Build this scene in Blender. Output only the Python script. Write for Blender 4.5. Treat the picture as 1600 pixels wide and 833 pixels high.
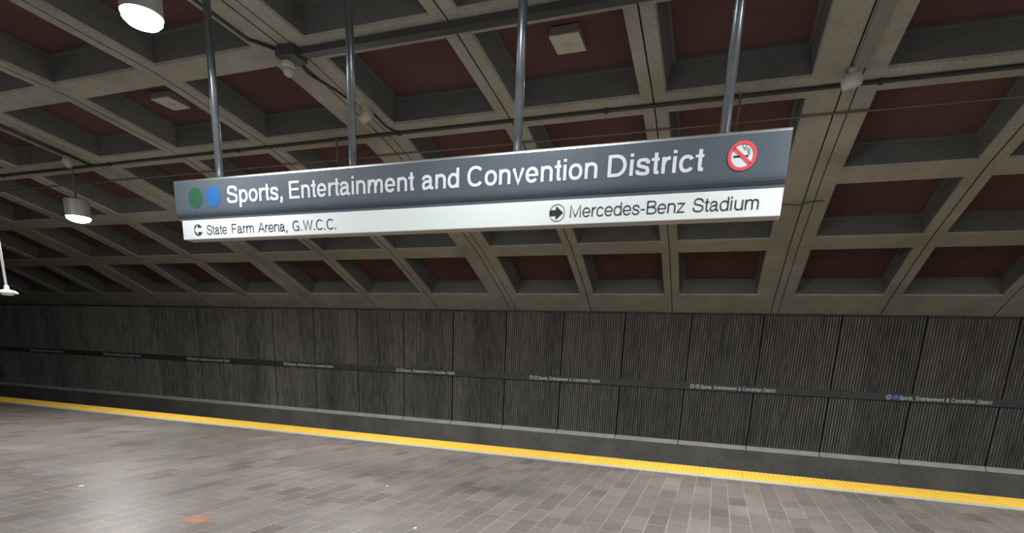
import bpy, bmesh, math, random
from mathutils import Vector, Matrix
random.seed(7)
for o in list(bpy.data.objects): bpy.data.objects.remove(o)
SC = bpy.context.scene
COL = SC.collection

# ------------------------------------------------------------------ camera, world, exposure
cam = bpy.data.cameras.new('camera'); co = bpy.data.objects.new('camera', cam); COL.objects.link(co)
FPX, CYP = 853.34, 760.17
cam.sensor_fit = 'HORIZONTAL'; cam.sensor_width = 36; cam.lens = FPX/1600*36
cam.shift_y = (CYP-416.5)/1600
cam.clip_end = 200
yaw, pitch, roll = 0.3418, -0.2365, 0.0411
cy_, sy_, cp, sp = math.cos(yaw), math.sin(yaw), math.cos(pitch), math.sin(pitch)
fw = Vector((-sy_*cp, cy_*cp, sp)); rt = Vector((cy_, sy_, 0)); up = rt.cross(fw)
rt2 = math.cos(roll)*rt + math.sin(roll)*up; up2 = -math.sin(roll)*rt + math.cos(roll)*up
M = Matrix((rt2, up2, -fw)).transposed().to_4x4(); M.translation = Vector((0, 0, 1.6))
co.matrix_world = M
SC.camera = co
SC.view_settings.view_transform = 'Standard'; SC.view_settings.look = 'None'
SC.view_settings.gamma = 1; SC.view_settings.use_curve_mapping = False
SC.view_settings.exposure = 0.08
LAMP = 40.0           # radiance of a downlight lens
LAMP_W = 98.0        # wide light of each downlight
W = bpy.data.worlds.new('world'); SC.world = W; W.use_nodes = True
W.node_tree.nodes['Background'].inputs[0].default_value = (0.75, 0.85, 1.0, 1)
W.node_tree.nodes['Background'].inputs[1].default_value = 0.05

# ------------------------------------------------------------------ helpers
def tag(o, label=None, cat=None, group=None, kind=None):
    if label: o['label'] = label
    if cat: o['category'] = cat
    if group: o['group'] = group
    if kind: o['kind'] = kind
    return o
def empty(name, loc, label, cat, group=None, kind=None):
    o = bpy.data.objects.new(name, None); COL.objects.link(o); o.location = loc
    o.empty_display_size = .1
    return tag(o, label, cat, group, kind)
def link(name, me, mats, parent=None, smooth=False):
    if not isinstance(mats, (list, tuple)): mats = [mats]
    for m in mats: me.materials.append(m)
    o = bpy.data.objects.new(name, me); COL.objects.link(o)
    if parent is not None: o.parent = parent
    if smooth:
        for p in me.polygons: p.use_smooth = True
    return o
def obj(name, bm, mats, parent=None, smooth=False):
    me = bpy.data.meshes.new(name); bmesh.ops.recalc_face_normals(bm, faces=bm.faces[:]); bm.to_mesh(me); bm.free()
    return link(name, me, mats, parent, smooth)
def add_box(bm, x0, x1, y0, y1, z0, z1, mi=0, bevel=0):
    vs = [bm.verts.new((x, y, z)) for x in (x0, x1) for y in (y0, y1) for z in (z0, z1)]
    fs = [bm.faces.new([vs[i] for i in q]) for q in ((0,1,3,2),(4,6,7,5),(0,4,5,1),(2,3,7,6),(0,2,6,4),(1,5,7,3))]
    for f in fs: f.material_index = mi
    if bevel:
        es = list({e for f in fs for e in f.edges})
        r = bmesh.ops.bevel(bm, geom=es, offset=bevel, segments=2, affect='EDGES', profile=.5)
        for f in r['faces']: f.material_index = mi
def add_lathe(bm, prof, seg=32, c=(0, 0, 0), mi=0, cap=True):
    rings = []
    for r, z in prof:
        rings.append([bm.verts.new((c[0]+r*math.cos(2*math.pi*k/seg), c[1]+r*math.sin(2*math.pi*k/seg), c[2]+z)) for k in range(seg)])
    for a, b in zip(rings, rings[1:]):
        for k in range(seg):
            f = bm.faces.new((a[k], a[(k+1) % seg], b[(k+1) % seg], b[k])); f.material_index = mi
    if cap:
        for rg in (rings[0], rings[-1]):
            f = bm.faces.new(rg); f.material_index = mi
def add_tube(bm, pts, r, seg=12, cap=True):
    pts = [Vector(p) for p in pts]; rings = []
    n = None
    for i, p in enumerate(pts):
        d = (pts[min(i+1, len(pts)-1)] - pts[max(i-1, 0)]).normalized()
        if n is None: n = d.orthogonal().normalized()
        n = (n - d*n.dot(d)).normalized(); b = d.cross(n)
        rings.append([bm.verts.new(p + r*(math.cos(2*math.pi*k/seg)*n + math.sin(2*math.pi*k/seg)*b)) for k in range(seg)])
    for a, c in zip(rings, rings[1:]):
        for k in range(seg): bm.faces.new((a[k], a[(k+1) % seg], c[(k+1) % seg], c[k]))
    if cap:
        bm.faces.new(rings[0]); bm.faces.new(rings[-1])
def add_xprofile(bm, prof, x0, x1, mi=0, closed=True):
    # prof: (y,z) points, extruded along X
    a = [bm.verts.new((x0, y, z)) for y, z in prof]; b = [bm.verts.new((x1, y, z)) for y, z in prof]
    n = len(prof)
    for i in range(n if closed else n-1):
        f = bm.faces.new((a[i], a[(i+1) % n], b[(i+1) % n], b[i])); f.material_index = mi
    if closed:
        for rg in (a, b):
            f = bm.faces.new(rg); f.material_index = mi
def add_flat(bm, pts, y, t=.0015, mi=0):
    # a thin plate in the XZ plane, facing -Y
    a = [bm.verts.new((x, y, z)) for x, z in pts]; b = [bm.verts.new((x, y+t, z)) for x, z in pts]
    n = len(pts)
    for rg in (a, b):
        f = bm.faces.new(rg); f.material_index = mi
    for i in range(n):
        f = bm.faces.new((a[i], a[(i+1) % n], b[(i+1) % n], b[i])); f.material_index = mi
def circ(cx, cz, r, n=48, a0=0, a1=2*math.pi):
    full = abs(a1-a0-2*math.pi) < 1e-6
    m = n if full else n+1
    return [(cx+r*math.cos(a0+(a1-a0)*k/n), cz+r*math.sin(a0+(a1-a0)*k/n)) for k in range(m)]
def add_ring(bm, cx, cz, r0, r1, y, n=48, t=.0015):
    for k in range(n):
        a, b = 2*math.pi*k/n, 2*math.pi*(k+1)/n
        add_flat(bm, [(cx+r0*math.cos(a), cz+r0*math.sin(a)), (cx+r1*math.cos(a), cz+r1*math.sin(a)),
                      (cx+r1*math.cos(b), cz+r1*math.sin(b)), (cx+r0*math.cos(b), cz+r0*math.sin(b))], y, t)

# ------------------------------------------------------------------ materials
def newmat(name):
    m = bpy.data.materials.new(name); m.use_nodes = True
    return m, m.node_tree.nodes, m.node_tree.links, m.node_tree.nodes['Principled BSDF']
def plain(name, col, rough=.5, metal=0, spec=.5, var=0.0, vscale=8):
    m, N, L, B = newmat(name)
    B.inputs['Base Color'].default_value = (*col, 1); B.inputs['Roughness'].default_value = rough
    B.inputs['Metallic'].default_value = metal; B.inputs['Specular IOR Level'].default_value = spec
    if var:
        tc = N.new('ShaderNodeTexCoord'); no = N.new('ShaderNodeTexNoise'); no.inputs['Scale'].default_value = vscale; no.inputs['Detail'].default_value = 6
        L.new(tc.outputs['Object'], no.inputs['Vector'])
        r = N.new('ShaderNodeValToRGB'); r.color_ramp.elements[0].position = .3; r.color_ramp.elements[1].position = .7
        r.color_ramp.elements[0].color = (*[c*(1-var) for c in col], 1); r.color_ramp.elements[1].color = (*[min(1, c*(1+var)) for c in col], 1)
        L.new(no.outputs['Fac'], r.inputs['Fac']); L.new(r.outputs['Color'], B.inputs['Base Color'])
    return m
def concrete(name, dark, light, rough=.9, scale=1.2, bump=.3, stretch=(1, 1, 1), fine=45, fstr=False, spec=.2):
    m, N, L, B = newmat(name)
    tc = N.new('ShaderNodeTexCoord'); mp = N.new('ShaderNodeMapping'); mp.inputs['Scale'].default_value = stretch
    L.new(tc.outputs['Object'], mp.inputs['Vector'])
    n1 = N.new('ShaderNodeTexNoise'); n1.inputs['Scale'].default_value = scale; n1.inputs['Detail'].default_value = 8; n1.inputs['Roughness'].default_value = .65
    n2 = N.new('ShaderNodeTexNoise'); n2.inputs['Scale'].default_value = fine; n2.inputs['Detail'].default_value = 4
    L.new(mp.outputs['Vector'], n1.inputs['Vector']); L.new((mp if fstr else tc).outputs['Vector' if fstr else 'Object'], n2.inputs['Vector'])
    if fstr:
        ge = N.new('ShaderNodeNewGeometry'); L.new(ge.outputs['Position'], mp.inputs['Vector'])
    mx = N.new('ShaderNodeMath'); mx.operation = 'MULTIPLY_ADD'; mx.inputs[1].default_value = .45
    sc = N.new('ShaderNodeMath'); sc.operation = 'MULTIPLY'; sc.inputs[1].default_value = .55
    L.new(n1.outputs['Fac'], sc.inputs[0]); L.new(n2.outputs['Fac'], mx.inputs[0]); L.new(sc.outputs[0], mx.inputs[2])
    r = N.new('ShaderNodeValToRGB'); r.color_ramp.elements[0].position = .34; r.color_ramp.elements[1].position = .66
    r.color_ramp.elements[0].color = (*dark, 1); r.color_ramp.elements[1].color = (*light, 1)
    L.new(mx.outputs[0], r.inputs['Fac']); L.new(r.outputs['Color'], B.inputs['Base Color'])
    B.inputs['Roughness'].default_value = rough; B.inputs['Specular IOR Level'].default_value = spec
    bp = N.new('ShaderNodeBump'); bp.inputs['Strength'].default_value = bump; bp.inputs['Distance'].default_value = .01
    L.new(mx.outputs[0], bp.inputs['Height']); L.new(bp.outputs['Normal'], B.inputs['Normal'])
    return m
def emis(name, col, s):
    m, N, L, B = newmat(name)
    B.inputs['Base Color'].default_value = (*col, 1)
    B.inputs['Emission Color'].default_value = (*col, 1); B.inputs['Emission Strength'].default_value = s
    return m

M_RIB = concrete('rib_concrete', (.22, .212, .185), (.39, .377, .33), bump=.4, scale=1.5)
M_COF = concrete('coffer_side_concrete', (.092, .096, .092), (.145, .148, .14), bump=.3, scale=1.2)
M_RED = concrete('red_coffer_paint', (.080, .043, .043), (.118, .062, .061), bump=.2, scale=1.0)
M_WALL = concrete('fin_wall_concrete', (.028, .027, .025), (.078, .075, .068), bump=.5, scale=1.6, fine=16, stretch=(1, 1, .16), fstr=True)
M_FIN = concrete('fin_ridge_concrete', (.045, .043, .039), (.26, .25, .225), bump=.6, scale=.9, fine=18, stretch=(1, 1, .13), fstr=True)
M_BASE = concrete('base_wall_concrete', (.085, .083, .078), (.20, .195, .18), bump=.4, scale=1.4)
M_LEDGE = concrete('lit_ledge_concrete', (.38, .37, .35), (.58, .57, .54), bump=.3, scale=4)  # pale tone carries the lamplight caught on the ledge top
M_STEEL = plain('painted_grey_steel', (.20, .225, .25), .32, .8, var=.15, vscale=14)
M_DARK = plain('dark_conduit', (.045, .045, .042), .6, .2)
M_LCON = plain('dusty_conduit', (.15, .14, .128), .7, .1)
M_TRUNK = plain('grey_trunking', (.05, .053, .053), .6, .1)
M_CREAM = plain('off_white_housing', (.48, .47, .42), .5, var=.1)
M_WHITE = plain('white_paint', (.78, .8, .8), .45)
M_HOUS = plain('lamp_housing', (.50, .50, .49), .45, .3)
M_LENS = emis('lamp_lens', (.92, .97, 1.0), LAMP)

# paver floor
def floor_mat():
    m, N, L, B = newmat('paver_floor')
    tc = N.new('ShaderNodeTexCoord'); sep = N.new('ShaderNodeSeparateXYZ'); L.new(tc.outputs['Object'], sep.inputs[0])
    cmb = N.new('ShaderNodeCombineXYZ')
    ax = N.new('ShaderNodeMath'); ax.operation = 'ADD'; ax.inputs[1].default_value = -.12+.199*200
    ay = N.new('ShaderNodeMath'); ay.operation = 'ADD'; ay.inputs[1].default_value = 20
    L.new(sep.outputs['X'], ax.inputs[0]); L.new(sep.outputs['Y'], ay.inputs[0])
    L.new(ay.outputs[0], cmb.inputs['X']); L.new(ax.outputs[0], cmb.inputs['Y'])
    br = N.new('ShaderNodeTexBrick')
    br.inputs['Scale'].default_value = 1; br.inputs['Brick Width'].default_value = .41; br.inputs['Row Height'].default_value = .199
    br.inputs['Mortar Size'].default_value = .0045; br.inputs['Mortar Smooth'].default_value = .2; br.inputs['Bias'].default_value = 0
    br.inputs['Color1'].default_value = (0, 0, 0, 1); br.inputs['Color2'].default_value = (1, 1, 1, 1); br.inputs['Mortar'].default_value = (.5, .5, .5, 1)
    br.offset = .5
    L.new(cmb.outputs[0], br.inputs['Vector'])
    ramp = N.new('ShaderNodeValToRGB'); e = ramp.color_ramp.elements
    e[0].position = 0; e[0].color = (.148, .128, .120, 1); e[1].position = 1; e[1].color = (.235, .205, .182, 1)
    for p, c in ((.2, (.188, .162, .148)), (.5, (.186, .172, .163)), (.75, (.212, .183, .166))):
        x = e.new(p); x.color = (*c, 1)
    L.new(br.outputs['Color'], ramp.inputs['Fac'])
    n = N.new('ShaderNodeTexNoise'); n.inputs['Scale'].default_value = .9; n.inputs['Detail'].default_value = 7
    n3 = N.new('ShaderNodeTexNoise'); n3.inputs['Scale'].default_value = 30; n3.inputs['Detail'].default_value = 5
    L.new(tc.outputs['Object'], n.inputs['Vector']); L.new(tc.outputs['Object'], n3.inputs['Vector'])
    ad = N.new('ShaderNodeMath'); ad.operation = 'ADD'; L.new(n.outputs['Fac'], ad.inputs[0]); L.new(n3.outputs['Fac'], ad.inputs[1])
    mr = N.new('ShaderNodeMapRange'); mr.inputs[1].default_value = .7; mr.inputs[2].default_value = 1.3; mr.inputs[3].default_value = .78; mr.inputs[4].default_value = 1.25
    L.new(ad.outputs[0], mr.inputs[0])
    mul = N.new('ShaderNodeMixRGB'); mul.blend_type = 'MULTIPLY'; mul.inputs[0].default_value = 1
    L.new(ramp.outputs['Color'], mul.inputs[1]); L.new(mr.outputs[0], mul.inputs[2])
    mo = N.new('ShaderNodeMixRGB'); mo.inputs[2].default_value = (.40, .37, .34, 1)
    mf = N.new('ShaderNodeMath'); mf.operation = 'MULTIPLY'; mf.inputs[1].default_value = .75
    # grout worn away or filled unevenly
    ng = N.new('ShaderNodeTexNoise'); ng.inputs['Scale'].default_value = 1.3; L.new(tc.outputs['Object'], ng.inputs['Vector'])
    gr = N.new('ShaderNodeMapRange'); gr.inputs[1].default_value = .35; gr.inputs[2].default_value = .6; gr.inputs[3].default_value = .25; gr.inputs[4].default_value = .9
    L.new(ng.outputs['Fac'], gr.inputs[0]); L.new(gr.outputs[0], mf.inputs[1])
    L.new(br.outputs['Fac'], mf.inputs[0]); L.new(mf.outputs[0], mo.inputs[0]); L.new(mul.outputs[0], mo.inputs[1])
    L.new(mo.outputs[0], B.inputs['Base Color'])
    rr = N.new('ShaderNodeMapRange'); rr.inputs[3].default_value = .30; rr.inputs[4].default_value = .5
    L.new(n.outputs['Fac'], rr.inputs[0]); L.new(rr.outputs[0], B.inputs['Roughness'])
    B.inputs['Specular IOR Level'].default_value = .5
    bp = N.new('ShaderNodeBump'); bp.inputs['Strength'].default_value = .25; bp.inputs['Distance'].default_value = .004
    L.new(n3.outputs['Fac'], bp.inputs['Height']); L.new(bp.outputs['Normal'], B.inputs['Normal'])
    return m
M_FLOOR = floor_mat()

# ------------------------------------------------------------------ structure: platform, track, walls
YW, ZTOP, ZLED = 12.417, 2.608, -.10
X0, X1 = -33.0, 9.5
YE, YY, YG = 8.96, 8.385, 8.193          # platform edge, inner side of yellow strip, inner side of grey band
YB = -4.09
bm = bmesh.new(); add_box(bm, X0, X1, YB, YG, -1.3, 0)
tag(obj('floor', bm, M_FLOOR), 'brown paver floor of the station platform', 'floor', kind='structure')
bm = bmesh.new(); add_box(bm, X0, X1, YG, YE-.02, -1.3, -.006)
tag(obj('trim_1', bm, plain('edge_granite', (.50, .52, .47), .7, var=.15, vscale=30)), 'pale grey granite edge band beside yellow strip', 'trim', kind='structure')
bm = bmesh.new(); add_box(bm, X0, X1, YE-.02, YW+.1, -1.35, -1.1)
tag(obj('floor_track', bm, M_BASE), 'dark concrete track bed below the platform', 'floor', kind='structure')

# yellow tactile strip with truncated domes
t = empty('tactile_strip', (0, 8.67, -.006), 'bright yellow tactile warning strip along the platform edge', 'tactile paving')
M_YEL = plain('yellow_tactile', (.95, .60, .075), .55, var=.06, vscale=5)
bm = bmesh.new()
Lx = .61; x = X0
while x < X1:
    add_box(bm, x+.002, min(x+Lx, X1)-.002, YY-8.67, YE-8.67, 0, .012); x += Lx
o = obj('strip_tile', bm, M_YEL, t)
bm = bmesh.new(); x = X0+.03
while x < X1-.02:
    for j in range(9):
        y = YY-8.67+.032+j*.064
        if x > -20:
            a = [bm.verts.new((x+.016*math.cos(k*math.pi/4), y+.016*math.sin(k*math.pi/4), .012)) for k in range(8)]
            b = [bm.verts.new((x+.010*math.cos(k*math.pi/4), y+.010*math.sin(k*math.pi/4), .017)) for k in range(8)]
            for k in range(8): bm.faces.new((a[k], a[(k+1) % 8], b[(k+1) % 8], b[k]))
            bm.faces.new(b)
    x += .061
o = obj('dome', bm, M_YEL, t); o['kind'] = 'stuff'

# far wall: backing + ribbed precast panels
bm = bmesh.new(); add_box(bm, X0, X1, YW+.06, YW+.35, -1.3, 3.6)
wall = tag(obj('wall_back', bm, M_WALL), 'dark ribbed concrete wall across the track', 'wall', kind='structure')
P, S0 = 1.3737, -18.455
def panel_mesh(seed):
    rnd = random.Random(seed); bm = bmesh.new()
    w = P-.022; n = 27; p = w/n
    prof = []
    for i in range(n):
        a = i*p; d = .026+rnd.uniform(-.005, .005); s = rnd.uniform(-.002, .002)
        prof += [(a, .0), (a+.012+s, .0), (a+.019+s, -d), (a+.034+s, -d*rnd.uniform(.85, 1)), (a+.041+s, .0)]
    prof.append((w, 0))
    nz = 40; z0, z1 = ZLED+.02, ZTOP-.055
    grid = []
    for j in range(nz+1):
        z = z0+(z1-z0)*j/nz; row = []
        for (a, d) in prof:
            dd = d*(1-max(0, rnd.gauss(0, .15))) if d < 0 else d     # chipped fins
            row.append(bm.verts.new((a, dd, z)))
        grid.append(row)
    for j in range(nz):
        for i in range(len(prof)-1):
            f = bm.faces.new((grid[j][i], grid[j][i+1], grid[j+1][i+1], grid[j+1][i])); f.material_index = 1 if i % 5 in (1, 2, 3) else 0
    # smooth cap band on top, plain edges, back
    add_box(bm, 0, w, -.012, .05, z1, ZTOP-.012)
    for a0, a1 in ((0, .004), (w-.004, w)):
        add_box(bm, a0, a1, -.004, .05, z0, z1)
    me = bpy.data.meshes.new('concrete_panel'); bmesh.ops.recalc_face_normals(bm, faces=bm.faces[:]); bm.to_mesh(me); bm.free()
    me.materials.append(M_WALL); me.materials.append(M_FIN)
    return me
pm = [panel_mesh(s) for s in range(4)]
for k in range(-8, 20):
    o = bpy.data.objects.new('concrete_panel', pm[k % 4]); COL.objects.link(o); o.parent = wall
    o.location = (S0+k*P+.011, YW, 0)
# base wall with ledge, the light it catches put into a paler colour
bm = bmesh.new(); add_box(bm, X0, X1, YW-.10, YW+.2, -1.3, ZLED-.05)
base = tag(obj('baseboard_back', bm, M_BASE), 'plain dark concrete base below the ribbed wall', 'wall base', kind='structure')
bm = bmesh.new()
for k in range(-10, 20):
    a, b = S0+k*P+.009, S0+(k+1)*P-.009
    add_xprofile(bm, [(YW-.11, ZLED-.05), (YW-.11, ZLED-.04), (YW-.035, ZLED+.03), (YW+.02, ZLED+.035), (YW+.02, ZLED-.05)], a, min(b, X1))
obj('ledge', bm, M_LEDGE, base)
# rear wall behind the camera
bm = bmesh.new(); add_box(bm, X0, X1, YB-.3, YB, -1.3, 3.6)
tag(obj('wall_front', bm, concrete('rear_wall_concrete', (.22, .21, .19), (.34, .33, .3))), 'concrete wall behind the platform', 'wall', kind='structure')

# ------------------------------------------------------------------ ceiling: coffered barrel vault
YC, RR, ZA = 4.16, 17.7, 4.65
D = math.radians
def vp(th, x, h=0.0): return (x, YC+(RR+h)*math.sin(th), ZA-RR+(RR+h)*math.cos(th))
rows = [20.71, 15.28, 9.52, 4.12, -1.25, -6.6, -12.0, -17.4, -22.6]
hw = .165/RR
th_edges = []                                   # (theta0, theta1, type) from the far wall backwards
TW = math.asin((YW+.02-YC)/RR)
th_edges.append((TW, D(25.82), 'rib'))
prev = D(25.82)
for r in rows:
    a = D(r)+hw; b = D(r)-hw
    th_edges.append((prev, a, 'cof')); th_edges.append((a, b, 'rib')); prev = b
th_edges.append((prev, -D(26.3), 'cof')); th_edges.append((-D(26.3), -TW, 'rib'))
WX, BW, BT = .883, 1.890, 1.724
PER = BW*2+BT
cols = []                                       # rib centre, half width, wide?
for k in range(-6, 2):
    cols += [(WX+k*PER, .322, True), (WX+k*PER+BW, .135, False), (WX+k*PER+BW+BT, .135, False)]
cols.sort()
cols = [c for c in cols if X0 < c[0] < X1+.2]
xe = []; prev = X0
for cx, h, wide in cols:
    xe.append((prev, cx-h, 'cof'))
    if wide:
        xe += [(cx-h, cx-.012, 'rib'), (cx-.012, cx+.004, 'gro'), (cx+.004, cx+.125, 'rib'), (cx+.125, cx+.137, 'gro'), (cx+.137, cx+h, 'rib')]
    else:
        xe += [(cx-h, cx-.010, 'rib'), (cx-.010, cx+.006, 'gro'), (cx+.006, cx+h, 'rib')]
    prev = cx+h
xe.append((prev, X1, 'cof'))
bm = bmesh.new(); cache = {}
def V(th, x, h=0.0):
    k = (round(th, 6), round(x, 4), round(h, 3))
    if k not in cache: cache[k] = bm.verts.new(vp(th, x, h))
    return cache[k]
def F(vs, mi):
    try:
        f = bm.faces.new(vs); f.material_index = mi
    except ValueError: pass
GD, HD, TP = .030, .27, .05
tt = TP/RR
for (ta, tb, tk) in th_edges:
    for (xa, xb, xk) in xe:
        if tk == 'cof' and xk == 'cof':
            # chamfered lip, tapered sides, small ledge, red panel
            l0 = [(ta, xa), (ta, xb), (tb, xb), (tb, xa)]
            def ring(off, h): o_ = off/RR; return [V(ta-o_, xa+off, h), V(ta-o_, xb-off, h), V(tb+o_, xb-off, h), V(tb+o_, xa+off, h)]
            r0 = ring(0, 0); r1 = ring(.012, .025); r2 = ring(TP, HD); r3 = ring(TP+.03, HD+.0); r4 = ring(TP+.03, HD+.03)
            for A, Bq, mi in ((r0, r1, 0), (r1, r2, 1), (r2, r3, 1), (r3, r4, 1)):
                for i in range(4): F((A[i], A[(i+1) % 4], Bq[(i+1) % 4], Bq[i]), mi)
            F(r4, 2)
        elif xk == 'gro':
            F((V(ta, xa, GD), V(ta, xb, GD), V(tb, xb, GD), V(tb, xa, GD)), 3)
            F((V(ta, xa), V(ta, xa, GD), V(tb, xa, GD), V(tb, xa)), 3)
            F((V(ta, xb), V(ta, xb, GD), V(tb, xb, GD), V(tb, xb)), 3)
        else:
            F((V(ta, xa), V(ta, xb), V(tb, xb), V(tb, xa)), 0)
# the slab above
n = 24
for i in range(n):
    a, b = TW-(2*TW)*i/n, TW-(2*TW)*(i+1)/n
    F((V(a, X0, .7), V(a, X1, .7), V(b, X1, .7), V(b, X0, .7)), 1)
ceil = obj('ceiling', bm, [M_RIB, M_COF, M_RED, plain('dark_joint_gap', (.06, .055, .05), .9)])  # grooves between the precast units get a dark joint colour
tag(ceil, 'coffered concrete vault with red painted recesses', 'ceiling', kind='structure')
def under(y, h=0.0):                             # height of the rib undersides at depth y
    return ZA-RR+math.sqrt((RR+h)**2-(y-YC)**2)

# ------------------------------------------------------------------ writing
def crom(pts, n=7):
    # smooth curve through the points
    P_ = [Vector(p) for p in pts]; P_ = [P_[0]*2-P_[1]] + P_ + [P_[-1]*2-P_[-2]]; out = []
    for i in range(1, len(P_)-2):
        p0, p1, p2, p3 = P_[i-1:i+3]
        for k in range(n):
            t = k/n
            out.append(.5*((2*p1)+(p2-p0)*t+(2*p0-5*p1+4*p2-p3)*t*t+(3*p1-p0-3*p2+p3)*t**3))
    out.append(P_[-2]); return [(v.x, v.y) for v in out]
def arc(cx, cy, rx, ry, a0, a1, n=22, e=2.25):
    # superelliptic arc, angles in degrees
    o = []
    for k in range(n+1):
        a = math.radians(a0+(a1-a0)*k/n); c, q = math.cos(a), math.sin(a)
        o.append((cx+rx*math.copysign(abs(c)**(2/e), c), cy+ry*math.copysign(abs(q)**(2/e), q)))
    return o
def glyph(ch, w):
    # (advance, strokes); cap height 1, x height .73; a stroke is (points, width, closed)
    h = w/2; X = .735; lw = w*.92
    bowl = lambda x0, x1, y0=-.012, y1=X+.012: ((x0+x1)/2, (y0+y1)/2, (x1-x0)/2-h, (y1-y0)/2-lw/2)
    S_ = []
    def st(p, ww=w, c=False): S_.append((p, ww, c))
    if ch == 'o': st(arc(*bowl(.05, .73), 0, 360, 40), w, True); A = .774
    elif ch == 'e':
        cx, cy, rx, ry = bowl(.05, .72); st(arc(cx, cy, rx, ry, 0, 325, 36)); st([(cx-rx, .36), (cx+rx+h*.9, .36)], lw*.85); A = .774
    elif ch == 'c': cx, cy, rx, ry = bowl(.045, .68); st(arc(cx, cy, rx, ry, 32, 328, 34)); A = .70
    elif ch in 'bp':
        st(arc(*bowl(.08, .74), 0, 360, 40), w, True); st([(.08+h, 0 if ch == 'b' else -.29), (.08+h, 1.0 if ch == 'b' else X)]); A = .774
    elif ch == 'd': st(arc(*bowl(.04, .70), 0, 360, 40), w, True); st([(.70-h, 0), (.70-h, 1.0)]); A = .774
    elif ch in 'nu':
        p = [(.70-h, 0), (.70-h, .42)] + arc(.39, .45, .31-h, X+.012-lw/2-.45, 0, 180, 18)[1:] + [(.08+h, .40)]
        q = [(.08+h, 0), (.08+h, X)]
        if ch == 'u': p = [(.78-x, X-y) for x, y in p]; q = [(.78-x, X-y) for x, y in q]
        st(p); st(q); A = .774
    elif ch == 'm':
        for x0 in (.08, .50):
            st([(x0+.58-h, 0), (x0+.58-h, .44)] + arc(x0+.29+h*.5, .46, .29-h*1.5, X+.012-lw/2-.46, 0, 180, 16)[1:] + [(x0+h, .42)])
        st([(.08+h, 0), (.08+h, X)]); A = 1.16
    elif ch == 'r': st([(.08+h, 0), (.08+h, X)]); st([(.08+h, .38), (.10+h, .50), (.17+h, .615), (.27+h, X-lw/2+.005), (.44, X-lw/2+.01)]); A = .464
    elif ch == 't': st([(.13+h, .95), (.13+h, .17), (.145+h, .09), (.19+h, lw/2+.005), (.36, lw/2)]); st([(.01, X-lw/2), (.36, X-lw/2)], lw*.9); A = .387
    elif ch == 'i': st([(.08+h, 0), (.08+h, X)]); st([(.08+h, .86), (.08+h, 1.0)]); A = .309
    elif ch == 'v': st([(.02+h, X), (.35, .03), (.68-h, X)]); A = .696
    elif ch == 'z': st([(.06, X-lw/2), (.60, X-lw/2), (.10, lw/2), (.64, lw/2)], lw); A = .696
    elif ch == 'a':
        st(crom([(.115, .505), (.15, .61), (.25, X-lw/2+.01), (.36, X-lw/2+.012), (.49, X-lw/2-.02), (.56, .55)]) + [(.565, .17), (.585, .085), (.64, lw/2-.005), (.73, lw/2)])
        st(crom([(.56, .45), (.46, .425), (.30, .40), (.17, .345), (.05+h, .215), (.11+h*.6, .09), (.25, lw/2-.012), (.40, .07+h*.4), (.53, .17), (.56, .28)])); A = .774
    elif ch == 's':
        st(crom([(.63-h, .50), (.585-h*.3, .60), (.47, X-lw/2+.005), (.34, X-lw/2+.012), (.19, X-lw/2-.015), (.075+h, .54), (.15+h*.3, .435), (.34, .375), (.53-h*.2, .31), (.645-h, .205), (.57-h*.2, .09), (.45, lw/2-.008), (.34, lw/2-.012), (.19, lw/2+.01), (.09+h*.4, .13), (.04+h, .225)])); A = .696
    elif ch == 'S':
        st(crom([(.84-h, .685), (.80-h*.4, .83), (.68, .925-h*.3), (.46, 1.012-lw/2), (.25, .935-h*.3), (.10+h, .74), (.19, .60), (.46, .52), (.75, .42), (.87-h, .27), (.80-h*.3, .13), (.66, .045+h*.3), (.46, lw/2-.012), (.25, .05+h*.3), (.11+h*.3, .17), (.055+h, .325)])); A = .929
    elif ch == 'C': st(arc(.53, .5, .46-h, .512-lw/2, 38, 322, 40)); A = 1.006
    elif ch == 'G':
        st(arc(.54, .5, .475-h, .512-lw/2, 40, 300, 40) + [(.90, .17), (.945-h*.7, .30)]); st([(.56, .44), (.95, .44)], lw); st([(.95-h*.8, .49), (.95-h*.8, 0)], w*.8); A = 1.083
    elif ch == 'D': st([(.10+h, 0), (.10+h, 1)]); st([(.10+h, lw/2), (.44, lw/2)] + arc(.46, .5, .48-h, .5-lw/2, -90, 90, 24, 2.1) + [(.44, 1-lw/2), (.10+h, 1-lw/2)]); A = 1.006
    elif ch == 'B':
        st([(.10+h, 0), (.10+h, 1)]); st([(.10+h, 1-lw/2), (.54, 1-lw/2)] + arc(.56, .765, .27-h, .235-lw/2, 90, -90, 16) + [(.10+h, .53)], lw)
        st([(.10+h, .53), (.58, .53)] + arc(.60, .265, .285-h, .265-lw/2, 90, -90, 16) + [(.10+h, lw/2)], lw); A = .929
    elif ch == 'E':
        st([(.10+h, 0), (.10+h, 1)])
        for y, x1 in ((lw/2, .87), (.525, .82), (1-lw/2, .86)): st([(.10+h, y), (x1, y)], lw)
        A = .929
    elif ch == 'F':
        st([(.10+h, 0), (.10+h, 1)])
        for y, x1 in ((.50, .72), (1-lw/2, .80)): st([(.10+h, y), (x1, y)], lw)
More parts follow.
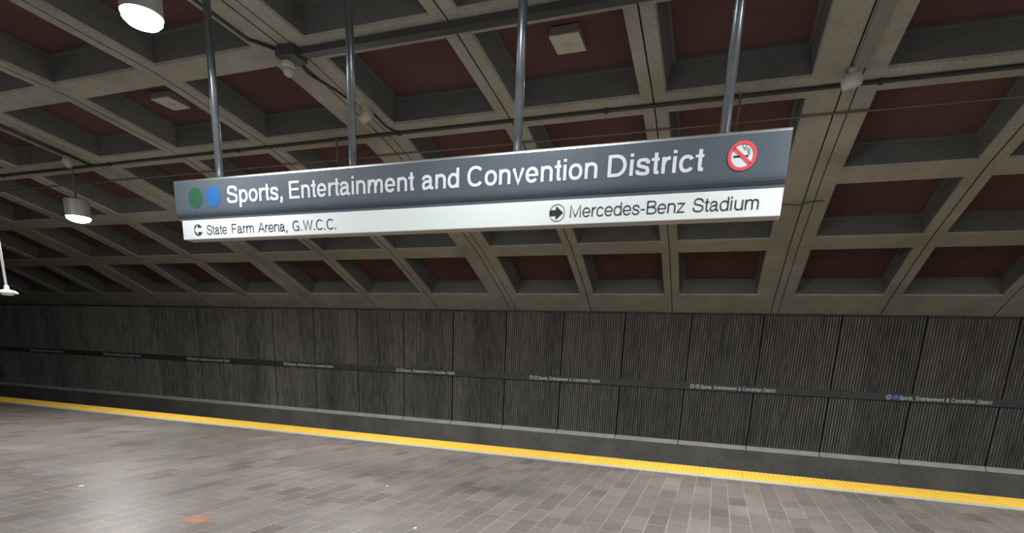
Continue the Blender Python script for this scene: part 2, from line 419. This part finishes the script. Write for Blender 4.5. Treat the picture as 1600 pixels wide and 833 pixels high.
        A = .85
    elif ch == 'A': st([(.02+h*.9, 0), (.465, .985), (.91-h*.9, 0)]); st([(.2, .33), (.73, .33)], lw); A = .929
    elif ch == 'M': st([(.10+h, 0), (.10+h, .97), (.58, .05), (1.06-h, .97), (1.06-h, 0)]); A = 1.16
    elif ch == 'W': st([(.02+h, 1), (.36, .04), (.655, .96), (.95, .04), (1.29-h, 1)], w*.95); A = 1.315
    elif ch == ',': st([(.19, h*1.3), (.19, -.04), (.12, -.17)]); st([(.19-h*1.1, h*1.1), (.19+h*1.1, h*1.1)], w*1.1); A = .387
    elif ch == '.': st([(.19, 0), (.19, w*1.15)], w*1.15); A = .387
    elif ch == '-': st([(.06, .36), (.40, .36)], lw); A = .464
    elif ch == '&':
        st(crom([(.86, .02), (.62, .28), (.38, .58), (.26, .76), (.30, .90), (.43, .94), (.56, .86), (.55, .72), (.40, .58), (.20, .44), (.11, .26), (.18, .11), (.36, .05), (.56, .10), (.72, .26), (.80, .46)])); A = .929
    else: A = .62
    return A, S_
def stroke(bm, pts, w, closed, y, t):
    P_ = []
    for p in pts:
        if not P_ or (Vector(p)-P_[-1]).length > 1e-4: P_.append(Vector(p))
    if closed and (P_[0]-P_[-1]).length < 1e-4: P_.pop()
    n = len(P_); L, R = [], []
    for i, p in enumerate(P_):
        a = P_[i-1] if (closed or i > 0) else None; b = P_[(i+1) % n] if (closed or i < n-1) else None
        d0 = (p-a).normalized() if a is not None else None; d1 = (b-p).normalized() if b is not None else None
        d0 = d0 or d1; d1 = d1 or d0
        n0 = Vector((-d0.y, d0.x)); n1 = Vector((-d1.y, d1.x)); m = n0+n1
        m = m/max(m.dot(n0), .42) if m.length > 1e-6 else n0
        if m.length > 2.6: m = m.normalized()*2.6
        L.append(p+m*w/2); R.append(p-m*w/2)
    ve = lambda v, yy: bm.verts.new((v.x, yy, v.y))
    Lf = [ve(v, y) for v in L]; Rf = [ve(v, y) for v in R]; Lb = [ve(v, y+t) for v in L]; Rb = [ve(v, y+t) for v in R]
    for i in range(n if closed else n-1):
        j = (i+1) % n
        bm.faces.new((Lf[i], Lf[j], Rf[j], Rf[i])); bm.faces.new((Lf[i], Lb[i], Lb[j], Lf[j])); bm.faces.new((Rf[i], Rf[j], Rb[j], Rb[i]))
    if not closed:
        bm.faces.new((Lf[0], Rf[0], Rb[0], Lb[0])); bm.faces.new((Lf[-1], Lb[-1], Rb[-1], Rf[-1]))
def text_mesh(body, x0, x1, zb, cap, y, w=.15, t=.0006):
    bm = bmesh.new(); pen = 0
    for ch in body:
        A, S_ = glyph(ch, w)
        for i, (pts, ww, c) in enumerate(S_): stroke(bm, [(x+pen, z) for x, z in pts], ww, c, -.12*i, 1)
        pen += A
    xs = [v.co.x for v in bm.verts]; a, b = min(xs), max(xs)
    for v in bm.verts: v.co = Vector((x0+(v.co.x-a)*(x1-x0)/(b-a), y+t*v.co.y, zb+v.co.z*cap))
    me = bpy.data.meshes.new('lettering'); bmesh.ops.recalc_face_normals(bm, faces=bm.faces[:]); bm.to_mesh(me); bm.free()
    return me

# ------------------------------------------------------------------ the hanging sign
SX, SY, SZ = -2.36, 4.27, 2.545
M_PANEL = plain('sign_grey', (.072, .094, .118), .55, .0, spec=.3, var=.05, vscale=3)
M_SWHITE = plain('sign_white', (.68, .75, .77), .6, spec=.2)
M_TXW = plain('lettering_white', (.62, .67, .73), .7, spec=.1)
M_TXD = plain('lettering_dark', (.03, .035, .04), .7, spec=.1)
M_ALU = plain('glare_trim', (.9, .92, .93), .38, 1.0)
sign = empty('hanging_sign', (SX, SY, SZ), 'long grey and white station name sign hung from four poles', 'sign')
def sg(bm):                                      # world coordinates -> the sign's own
    for v in bm.verts: v.co -= Vector((SX, SY, SZ))
    return bm
def sgm(me):
    for v in me.vertices: v.co -= Vector((SX, SY, SZ))
    return me
XL, XR = -4.995, .275
prof = [(4.2, 3.040), (4.2, 2.800)] + [(4.2+.028*(1-math.cos(a)), 2.800-.06*math.sin(a)) for a in [D(q) for q in (20, 40, 60, 80)]] + [(4.226, 2.7135)]
back = [(8.54-y, z) for y, z in reversed(prof)]
top = [(4.27+.07*math.cos(D(q)), 3.040+.014*math.sin(D(q))) for q in ()]
full = prof + back
bm = bmesh.new(); add_xprofile(bm, full, XL, XR)
head = obj('header_panel', sg(bm), M_PANEL, sign)
# rounded top edge, made as a bright rail to carry the lamp glare
rail = [(4.2, 3.038)] + [(4.2+.014*(1-math.cos(D(q))), 3.038+.022*math.sin(D(q))) for q in (15, 30, 45, 60, 75, 90)]
rail = rail + [(8.54-y, z) for y, z in reversed(rail)]
bm = bmesh.new(); add_xprofile(bm, rail, XL, XR)
o = obj('top_rail', sg(bm), M_ALU, sign); o['label'] = 'rounded top edge made as a bright metal rail for the lamp glare'
for f in o.data.polygons: f.use_smooth = False
bm = bmesh.new(); add_box(bm, -4.945, .271, 4.21, 4.33, 2.545, 2.7135, bevel=.004)
low = obj('lower_panel', sg(bm), M_SWHITE, sign); low['label'] = 'white lower strip of the sign'
bm = bmesh.new(); add_box(bm, -4.935, .262, 4.222, 4.318, 2.5435, 2.546)
o = obj('bottom_cover', sg(bm), plain('sign_underside', (.42, .38, .33), .6), low)
# header wording
Zb = 2.838; cap = .139
for s, a, b in (('Sports,', -4.354, -3.724), ('Entertainment', -3.653, -2.423), ('and', -2.352, -2.029), ('Convention', -1.958, -.952), ('District', -.878, -.239)):
    link('lettering', sgm(text_mesh(s, a, b, Zb, cap, 4.1975, w=.155, t=.002)), M_TXW, head)['label'] = 'white word %s' % s.strip(',')
for s, a, b in (('State', -4.640, -4.398), ('Farm', -4.336, -4.081), ('Arena,', -4.029, -3.704), ('G.W.C.C.', -3.643, -3.187)):
    link('lettering', sgm(text_mesh(s, a, b, 2.583, .081, 4.2075, w=.095, t=.002)), M_TXD, low)
for s, a, b in (('Mercedes-Benz', -1.135, -.329), ('Stadium', -.277, .134)):
    link('lettering', sgm(text_mesh(s, a, b, 2.591, .084, 4.2075, w=.095, t=.002)), M_TXD, low)
# line dots
for x, m, nm in ((-4.737, plain('dot_green', (.010, .085, .048), .5), 'green round line dot'), (-4.521, plain('dot_blue', (.013, .105, .32), .5), 'blue round line dot')):
    bm = bmesh.new(); add_flat(bm, circ(x, 2.90, .087), 4.198, .002)
    obj('line_dot', sg(bm), m, head)['label'] = nm
# no smoking symbol
M_SRED = plain('symbol_red', (.68, .07, .09), .5)
cxn, czn, rn = -.005, 2.912, .088
bm = bmesh.new(); add_flat(bm, circ(cxn, czn, rn), 4.198, .002)
ns = obj('no_smoking_symbol', sg(bm), M_TXW, head); ns['label'] = 'red and white no smoking symbol'
bm = bmesh.new(); add_flat(bm, [(cxn-.052, czn-.009), (cxn+.020, czn-.009), (cxn+.020, czn+.003), (cxn-.052, czn+.003)], 4.1965)
add_flat(bm, [(cxn+.024, czn-.009), (cxn+.038, czn-.009), (cxn+.038, czn+.003), (cxn+.024, czn+.003)], 4.1965)
def ribbon(bm, pts, w, y, t=.0012):
    for (ax, az), (bx, bz) in zip(pts, pts[1:]):
        d = Vector((bx-ax, bz-az)).normalized()*w/2; nx, nz = -d.y, d.x
        add_flat(bm, [(ax+nx, az+nz), (bx+nx, bz+nz), (bx-nx, bz-nz), (ax-nx, az-nz)], y, t)
# smoke curl
ribbon(bm, [(cxn-.000, czn+.052), (cxn-.004, czn+.060), (cxn+.002, czn+.069), (cxn+.012, czn+.070), (cxn+.018, czn+.062), (cxn+.016, czn+.053), (cxn+.010, czn+.046), (cxn+.024, czn+.044), (cxn+.036, czn+.040), (cxn+.044, czn+.028), (cxn+.044, czn+.004)], .0028, 4.1965)
ribbon(bm, [(cxn+.000, czn+.052), (cxn+.008, czn+.040), (cxn+.014, czn+.034), (cxn+.028, czn+.032), (cxn+.036, czn+.022), (cxn+.037, czn+.005)], .0028, 4.1965)
obj('cigarette_mark', sg(bm), M_TXD, ns)
bm = bmesh.new(); add_ring(bm, cxn, czn, .068, rn, 4.195)
ribbon(bm, [(cxn-.055, czn+.048), (cxn+.053, czn-.048)], .020, 4.195)
obj('prohibition_ring', sg(bm), M_SRED, ns)
# right arrow in a thin ring
ax, az = -1.234, 2.626
bm = bmesh.new(); add_ring(bm, ax, az, .055, .059, 4.2075)
add_flat(bm, [(ax-.056, az-.020), (ax-.010, az-.020), (ax-.010, az+.020), (ax-.056, az+.020)], 4.2075)
add_flat(bm, [(ax-.010, az-.047), (ax+.048, az), (ax-.010, az+.047)], 4.2075)
obj('arrow_symbol', sg(bm), M_TXD, low)['label'] = 'dark arrow pointing right in a thin ring'
# left arrow cut out of a dark disc
ax, az, r = -4.748, 2.626, .050
bm = bmesh.new()
add_flat(bm, circ(ax, az, r), 4.2075, .002)
dsc = obj('arrow_disc', sg(bm), M_TXD, low); dsc['label'] = 'dark disc with a white arrow pointing left'
bm = bmesh.new()
add_flat(bm, [(ax-.044, az), (ax-.002, az-.044), (ax-.002, az+.044)], 4.2062, .0012)
add_flat(bm, [(ax-.004, az-.018), (ax+.056, az-.018), (ax+.056, az+.018), (ax-.004, az+.018)], 4.2062, .0012)
obj('arrow_symbol', sg(bm), M_SWHITE, dsc)
# poles
for px in (-4.495, -3.043, -1.585, -.131):
    bm = bmesh.new(); zt = under(4.27, .299)
    add_lathe(bm, [(.033, 3.05), (.033, zt)], 24, (px, 4.27, 0))
    po = obj('hanger_pole', sg(bm), M_STEEL, sign, smooth=True)
    bm = bmesh.new(); add_lathe(bm, [(.05, 3.05), (.05, 3.058), (.036, 3.066)], 24, (px, 4.27, 0))
    obj('flange', sg(bm), M_STEEL, po)
    bm = bmesh.new(); add_lathe(bm, [(.075, under(4.27, .30)-.02), (.075, under(4.27, .30)-.001)], 24, (px, 4.27, 0))
    obj('ceiling_flange', sg(bm), M_STEEL, po)

# ------------------------------------------------------------------ name strips on the far wall
M_BAND = plain('band_dark', (.035, .038, .042), .55, .0, var=.1)
M_BTX = plain('band_lettering', (.62, .64, .66), .5)
M_BLUE2 = plain('band_blue', (.04, .19, .52), .5)
BP, B0 = 3.586, -22.0
YBD = YW-.058
z0, z1 = 1.034, 1.178
base_txt = None
ordn = {8: 'beyond the right edge', 7: 'with a solid blue dot, rightmost of the strips', 6: 'second from the right',
        5: 'third from the right', 4: 'fourth from the right, below middle of hanging sign',
        3: 'fifth from the right', 2: 'sixth from the right, below left end of hanging sign',
        1: 'third from the left', 0: 'second from the left, in the dark end', -1: 'leftmost, in the darkest end'}
ring_me = None; txt_me = None; blu_me = None
for k in range(-1, 9):
    xs = B0+k*BP
    a, b = xs-.77, xs+BP-.77
    if b > X1: b = X1
    lab = 'dark name strip on ribbed wall, ' + ordn[k]
    st = empty('name_strip', (xs, YBD, z0), lab, 'sign', 'station name strips along the ribbed wall')
    bm = bmesh.new(); add_box(bm, a-xs+.004, b-xs-.004, 0, .022, 0, z1-z0, bevel=.003)
    bd = obj('strip_panel', bm, M_BAND, st)
    if k == 8: continue
    if txt_me is None:
        txt_me = text_mesh('Sports, Entertainment & Convention District', .220, 1.655, .034, .070, -.0015, w=.15); txt_me.materials.append(M_BTX)
        bm = bmesh.new(); add_ring(bm, .045, .071, .034, .044, -.0015, 32); add_ring(bm, .045, .071, .016, .022, -.0015, 20)
        ring_me = bpy.data.meshes.new('line_ring'); bm.to_mesh(ring_me); bm.free(); ring_me.materials.append(M_BTX)
        bm = bmesh.new(); add_ring(bm, .155, .071, .034, .044, -.0015, 32); add_ring(bm, .155, .071, .016, .022, -.0015, 20)
        ring2 = bpy.data.meshes.new('line_ring'); bm.to_mesh(ring2); bm.free(); ring2.materials.append(M_BTX)
        bm = bmesh.new(); add_flat(bm, circ(.155, .071, .045, 32), -.0015)
        blu_me = bpy.data.meshes.new('line_dot'); bm.to_mesh(blu_me); bm.free(); blu_me.materials.append(M_BLUE2)
    for nm, me in (('lettering', txt_me), ('line_ring', ring_me), ('line_dot' if k == 7 else 'line_ring', blu_me if k == 7 else ring2)):
        o = bpy.data.objects.new(nm, me); COL.objects.link(o); o.parent = st

# ------------------------------------------------------------------ downlights
def downlight(x, y, zl, r, label, h=.34, power=1.0):
    t = empty('downlight', (x, y, zl), label, 'lamp', 'round downlights under the vault')
    bm = bmesh.new(); add_lathe(bm, [(r-.012, .0), (r, .0), (r, h-.02), (r-.02, h), (.04, h+.004)], 40)
    obj('housing', bm, M_HOUS, t, smooth=False)
    bm = bmesh.new(); add_lathe(bm, [(r-.006, .004), (r*.93, -.030), (r*.75, -.055), (r*.4, -.075), (.01, -.082)], 40)
    obj('lens', bm, M_LENS, t, smooth=True)
    zt = under(y, .29)
    for kind, e in (('AREA', LAMP_W*power), ('POINT', LAMP_W*.12*power)):
        li = bpy.data.lights.new('lamp_light', kind); li.energy = e; li.color = (1.0, .985, .95)
        if kind == 'AREA': li.shape = 'DISK'; li.size = r*1.6
        else: li.shadow_soft_size = .06
        lo = bpy.data.objects.new('lamp_light', li); COL.objects.link(lo); lo.parent = t; lo.location = (0, 0, -.12)
    bm = bmesh.new(); add_lathe(bm, [(.014, h), (.014, zt-zl)], 12)
    obj('stem', bm, M_LCON, t, smooth=True)
    return t
downlight(-4.27, 3.46, 3.915, .14, 'round bright downlight at the top left, nearest above the sign', power=.42)
downlight(-10.68, 7.05, 3.61, .185, 'round bright downlight left of the sign with cylindrical housing', h=.28)
for x, lab, pw in ((-9.78, 'above the top left corner', 1.2), (1.22, 'above the right end of the sign', .75), (6.7, 'beyond the upper right corner', .75)):  # unseen lamps added along the near row for more light
    downlight(x, 3.46, 3.92, .15, 'added round downlight out of view ' + lab, power=pw)
downlight(-1.58, 3.3, 3.98, .15, 'round downlight out of view above the middle of the sign', power=.30)
for x, lab in ((-5.28, 'second'), (-.10, 'fourth')): downlight(x, 7.05, 3.60, .185, 'added round downlight hidden behind the sign below its %s pole' % lab, power=1.25)  # added out of sight to light the floor near the yellow strip
downlight(5.8, 7.05, 3.60, .185, 'added round downlight out of view past the right edge', power=1.25)  # another unseen lamp added to the far row
for x, lab in ((-9.78, 'far left'), (-4.28, 'left'), (1.22, 'right'), (6.7, 'far right')):  # unseen lamps added to light the sign front, wall and vault
    downlight(x, -1.2, 3.6, .15, 'added unseen downlight behind the viewer, ' + lab, power=1.3)

# ------------------------------------------------------------------ conduits and ceiling fittings
def tube_thing(name, pts, r, mat, label, cat, seg=10):
    bm = bmesh.new(); add_tube(bm, pts, r, seg); p0 = Vector(pts[0])
    for v in bm.verts: v.co -= p0
    o = obj(name, bm, mat, smooth=True); o.location = p0
    return tag(o, label, cat)
# main pipe on the third cross rib, with clips
z = under(7.07)-.022
t = empty('ceiling_conduit', (0, 7.07, z), 'dark straight conduit running along the cross rib above the sign', 'conduit')
bm = bmesh.new(); add_tube(bm, [(-26, 0, 0), (9, 0, 0)], .019, 10); obj('pipe', bm, M_DARK, t, smooth=True)
for i in range(13):
    bm = bmesh.new(); xx = -24+i*2.75+.45; add_box(bm, xx-.02, xx+.02, -.026, .026, -.024, .022); obj('clip', bm, M_DARK, t)
z = under(7.52)-.03
t = empty('ceiling_conduit', (0, 7.52, z), 'thin pale conduit crossing the coffers just above the sign', 'conduit')
bm = bmesh.new(); add_tube(bm, [(-26, 0, 0), (9, 0, 0)], .010, 8); obj('pipe', bm, M_LCON, t, smooth=True)
# trunking on the fourth cross rib
bm = bmesh.new(); add_box(bm, -4.45, .86, 5.36, 5.46, under(5.46)-.06, under(5.46)-.005)
o = obj('cable_trunking', bm, M_TRUNK); tag(o, 'wide dark grey cable trunking along the nearest cross rib', 'trunking')
bm = bmesh.new(); add_box(bm, -4.68, -4.45, 5.27, 5.50, under(5.4)-.10, under(5.4)-.0, bevel=.01)
tag(obj('junction_box', bm, M_TRUNK), 'dark grey junction box above the white bell housing', 'electrical box')
# bell-shaped camera housing below the box
t = empty('camera_housing', (-4.63, 5.40, 4.51), 'white bell-shaped housing under the dark junction box', 'camera')
bm = bmesh.new(); add_lathe(bm, [(.062, .0), (.066, -.01), (.064, -.04), (.056, -.06)], 24); obj('collar', bm, M_CREAM, t, smooth=True)
bm = bmesh.new(); add_lathe(bm, [(.055, -.055), (.054, -.09), (.043, -.118), (.024, -.132), (.004, -.136)], 24); obj('dome', bm, M_CREAM, t, smooth=True)
def surf(x, y, d=.02): return (x, y, under(y)-d)
tube_thing('ceiling_conduit', [surf(-4.86, y) for y in (1.5, 2.5, 3.5, 4.5, 5.1)]+[surf(-4.70, 5.30)], .016, M_DARK, 'dark conduit along the wide rib entering the junction box', 'conduit')
tube_thing('ceiling_conduit', [surf(-4.60, 5.52), surf(-4.66, 5.75), surf(-4.56, 6.1), surf(-4.50, 6.38)], .016, M_DARK, 'dark conduit between the bell housing and small round fitting', 'conduit')
def small_fitting(x, y, label, rot=0.0, s=1.0):
    z = under(y)
    t = empty('camera_housing', (x, y, z), label, 'camera'); t.rotation_euler = (0, 0, rot)
    bm = bmesh.new(); add_lathe(bm, [(.055*s, .0), (.055*s, -.03), (.03*s, -.045), (.028*s, -.07)], 20); obj('mount', bm, M_CREAM, t, smooth=True)
    bm = bmesh.new(); add_lathe(bm, [(.02*s, -.11), (.058*s, -.10), (.062*s, .04), (.05*s, .07), (.01, .075)], 20)
    R = Matrix.Rotation(math.radians(80), 4, 'X')
    for v in bm.verts: v.co = R @ v.co + Vector((0, 0, -.085*s))
    obj('body', bm, M_CREAM, t, smooth=True)
small_fitting(-4.42, 6.52, 'small off-white fitting on wide rib left of the second pole', 1.1)
small_fitting(.93, 6.86, 'small off-white camera on the wide rib at upper right', 1.3, 1.15)
small_fitting(-10.36, 6.78, 'small off-white fitting on the wide rib above the left lamp', .9)
tube_thing('ceiling_conduit', [surf(-4.40, 6.6), surf(-4.40, 6.9), surf(-4.33, 7.07)], .012, M_DARK, 'short dark conduit from small fitting to the cross conduit', 'conduit')
bm = bmesh.new()
ys = [1.5+5.28*i/24 for i in range(25)]
for y0, y1 in zip(ys, ys[1:]):
    a = [bm.verts.new((x_, y0, under(y0)-d)) for x_, d in ((.90, .012), (.90, .05), (1.01, .05), (1.01, .012))]
    b = [bm.verts.new((x_, y1, under(y1)-d)) for x_, d in ((.90, .012), (.90, .05), (1.01, .05), (1.01, .012))]
    for i in range(4): bm.faces.new((a[i], a[(i+1) % 4], b[(i+1) % 4], b[i]))
    if y0 == ys[0]: bm.faces.new(a)
    if y1 == ys[-1]: bm.faces.new(b)
bmesh.ops.remove_doubles(bm, verts=bm.verts[:], dist=1e-4)
tag(obj('cable_trunking', bm, plain('trunking_concrete_grey', (.20, .20, .18), .8)), 'grey trunking down the wide rib to the upper right camera', 'trunking')
tube_thing('ceiling_conduit', [surf(-10.30, y) for y in (1.5, 3, 4, 5, 6, 6.7)], .018, M_LCON, 'outer pale conduit along the wide rib at far left', 'conduit')
tube_thing('ceiling_conduit', [surf(-10.20, y) for y in (1.5, 3, 4, 5, 6, 7.05)], .018, M_DARK, 'inner dark conduit along the wide rib at far left', 'conduit')
tube_thing('loose_cable', [(.45, 9.25, under(9.25)-.03), (.62, 9.3, under(9.3)-.05), (.80, 9.3, under(9.3)-.07), (.98, 9.3, under(9.3)-.03), (1.13, 9.33, under(9.33)-.008), (1.22, 9.4, under(9.4)+.02)], .008, M_DARK, 'thin drooping cable across wide rib right of the sign', 'cable', 8)
# access boxes in two coffers
for x, lab in ((-1.83, 'cream rectangular box on red coffer between the two right poles'), (-7.40, 'cream rectangular box on red coffer left of the leftmost pole')):
    y = 6.30; z = 4.74
    t = empty('ceiling_box', (x, y, z), lab, 'box', 'cream boxes in the coffers')
    bm = bmesh.new(); add_box(bm, -.15, .15, -.17, .17, .006, under(y, .30)-z, bevel=.004); obj('housing', bm, plain('box_side_grey', (.22, .22, .20), .6), t)
    bm = bmesh.new(); add_box(bm, -.155, .155, -.175, .175, -.006, .008, bevel=.003); c = obj('cover', bm, M_CREAM, t); c['label'] = 'cream cover plate'
    bm = bmesh.new()
    for i in range(5): add_box(bm, -.06+i*.028, -.05+i*.028, -.05+.01*abs(i-2), .05-.01*abs(i-2), -.008, -.005)
    obj('grille', bm, plain('grille_grey', (.30, .29, .26), .6), c)
# pendant with a small disc at the left edge
t = empty('pendant_fixture', (-11.03, 6.0, 2.25), 'white rod with a small disc hanging at the left edge', 'pendant')
bm = bmesh.new(); add_lathe(bm, [(.02, -.035), (.075, -.035), (.08, -.015), (.135, -.005), (.14, .015), (.10, .04), (.045, .055), (.03, .07)], 28); obj('disc', bm, M_WHITE, t, smooth=False)
bm = bmesh.new(); add_lathe(bm, [(.034, .065), (.034, .11), (.018, .125)], 16); obj('collar', bm, M_WHITE, t, smooth=True)
bm = bmesh.new(); add_lathe(bm, [(.017, .12), (.017, under(6.0, .29)-2.25)], 12); obj('rod', bm, M_WHITE, t, smooth=True)

# ------------------------------------------------------------------ litter and an odd paver
def scrap(x, y, s, rot, label):
    bm = bmesh.new(); rnd = random.Random(int(x*100))
    n = 8; vs = [bm.verts.new((s*(1+rnd.uniform(-.3, .3))*math.cos(2*math.pi*k/n), .7*s*(1+rnd.uniform(-.3, .3))*math.sin(2*math.pi*k/n), rnd.uniform(.001, .3*s))) for k in range(n)]
    c = bm.verts.new((0, 0, .5*s))
    for k in range(n): bm.faces.new((vs[k], vs[(k+1) % n], c))
    g = [bm.verts.new(v.co*.9*Vector((1, 1, 0)) if False else (v.co.x*.9, v.co.y*.9, 0)) for v in vs]
    for k in range(n): bm.faces.new((vs[(k+1) % n], vs[k], g[k], g[(k+1) % n]))
    bm.faces.new(g)
    o = obj('paper_scrap', bm, M_WHITE); o.location = (x, y, 0.0005); o.rotation_euler = (0, 0, rot)
    tag(o, label, 'litter', 'white scraps on the pavers')
scrap(-6.42, 3.88, .030, .3, 'white paper scrap on the floor at lower left')
scrap(-3.555, 5.51, .020, 1.0, 'tiny white scrap on the floor, highest of three')
scrap(-2.443, 4.245, .022, 2.0, 'tiny pale scrap near the bottom edge, rightmost')
bm = bmesh.new(); add_box(bm, -.1, .1, -.097, .097, 0, .002)
o = obj('floor_tile', bm, plain('orange_paver', (.36, .185, .10), .55, var=.15)); o.location = (-4.345, 3.575, 0)
tag(o, 'single orange-brown paver among grey ones near the bottom edge', 'floor tile')
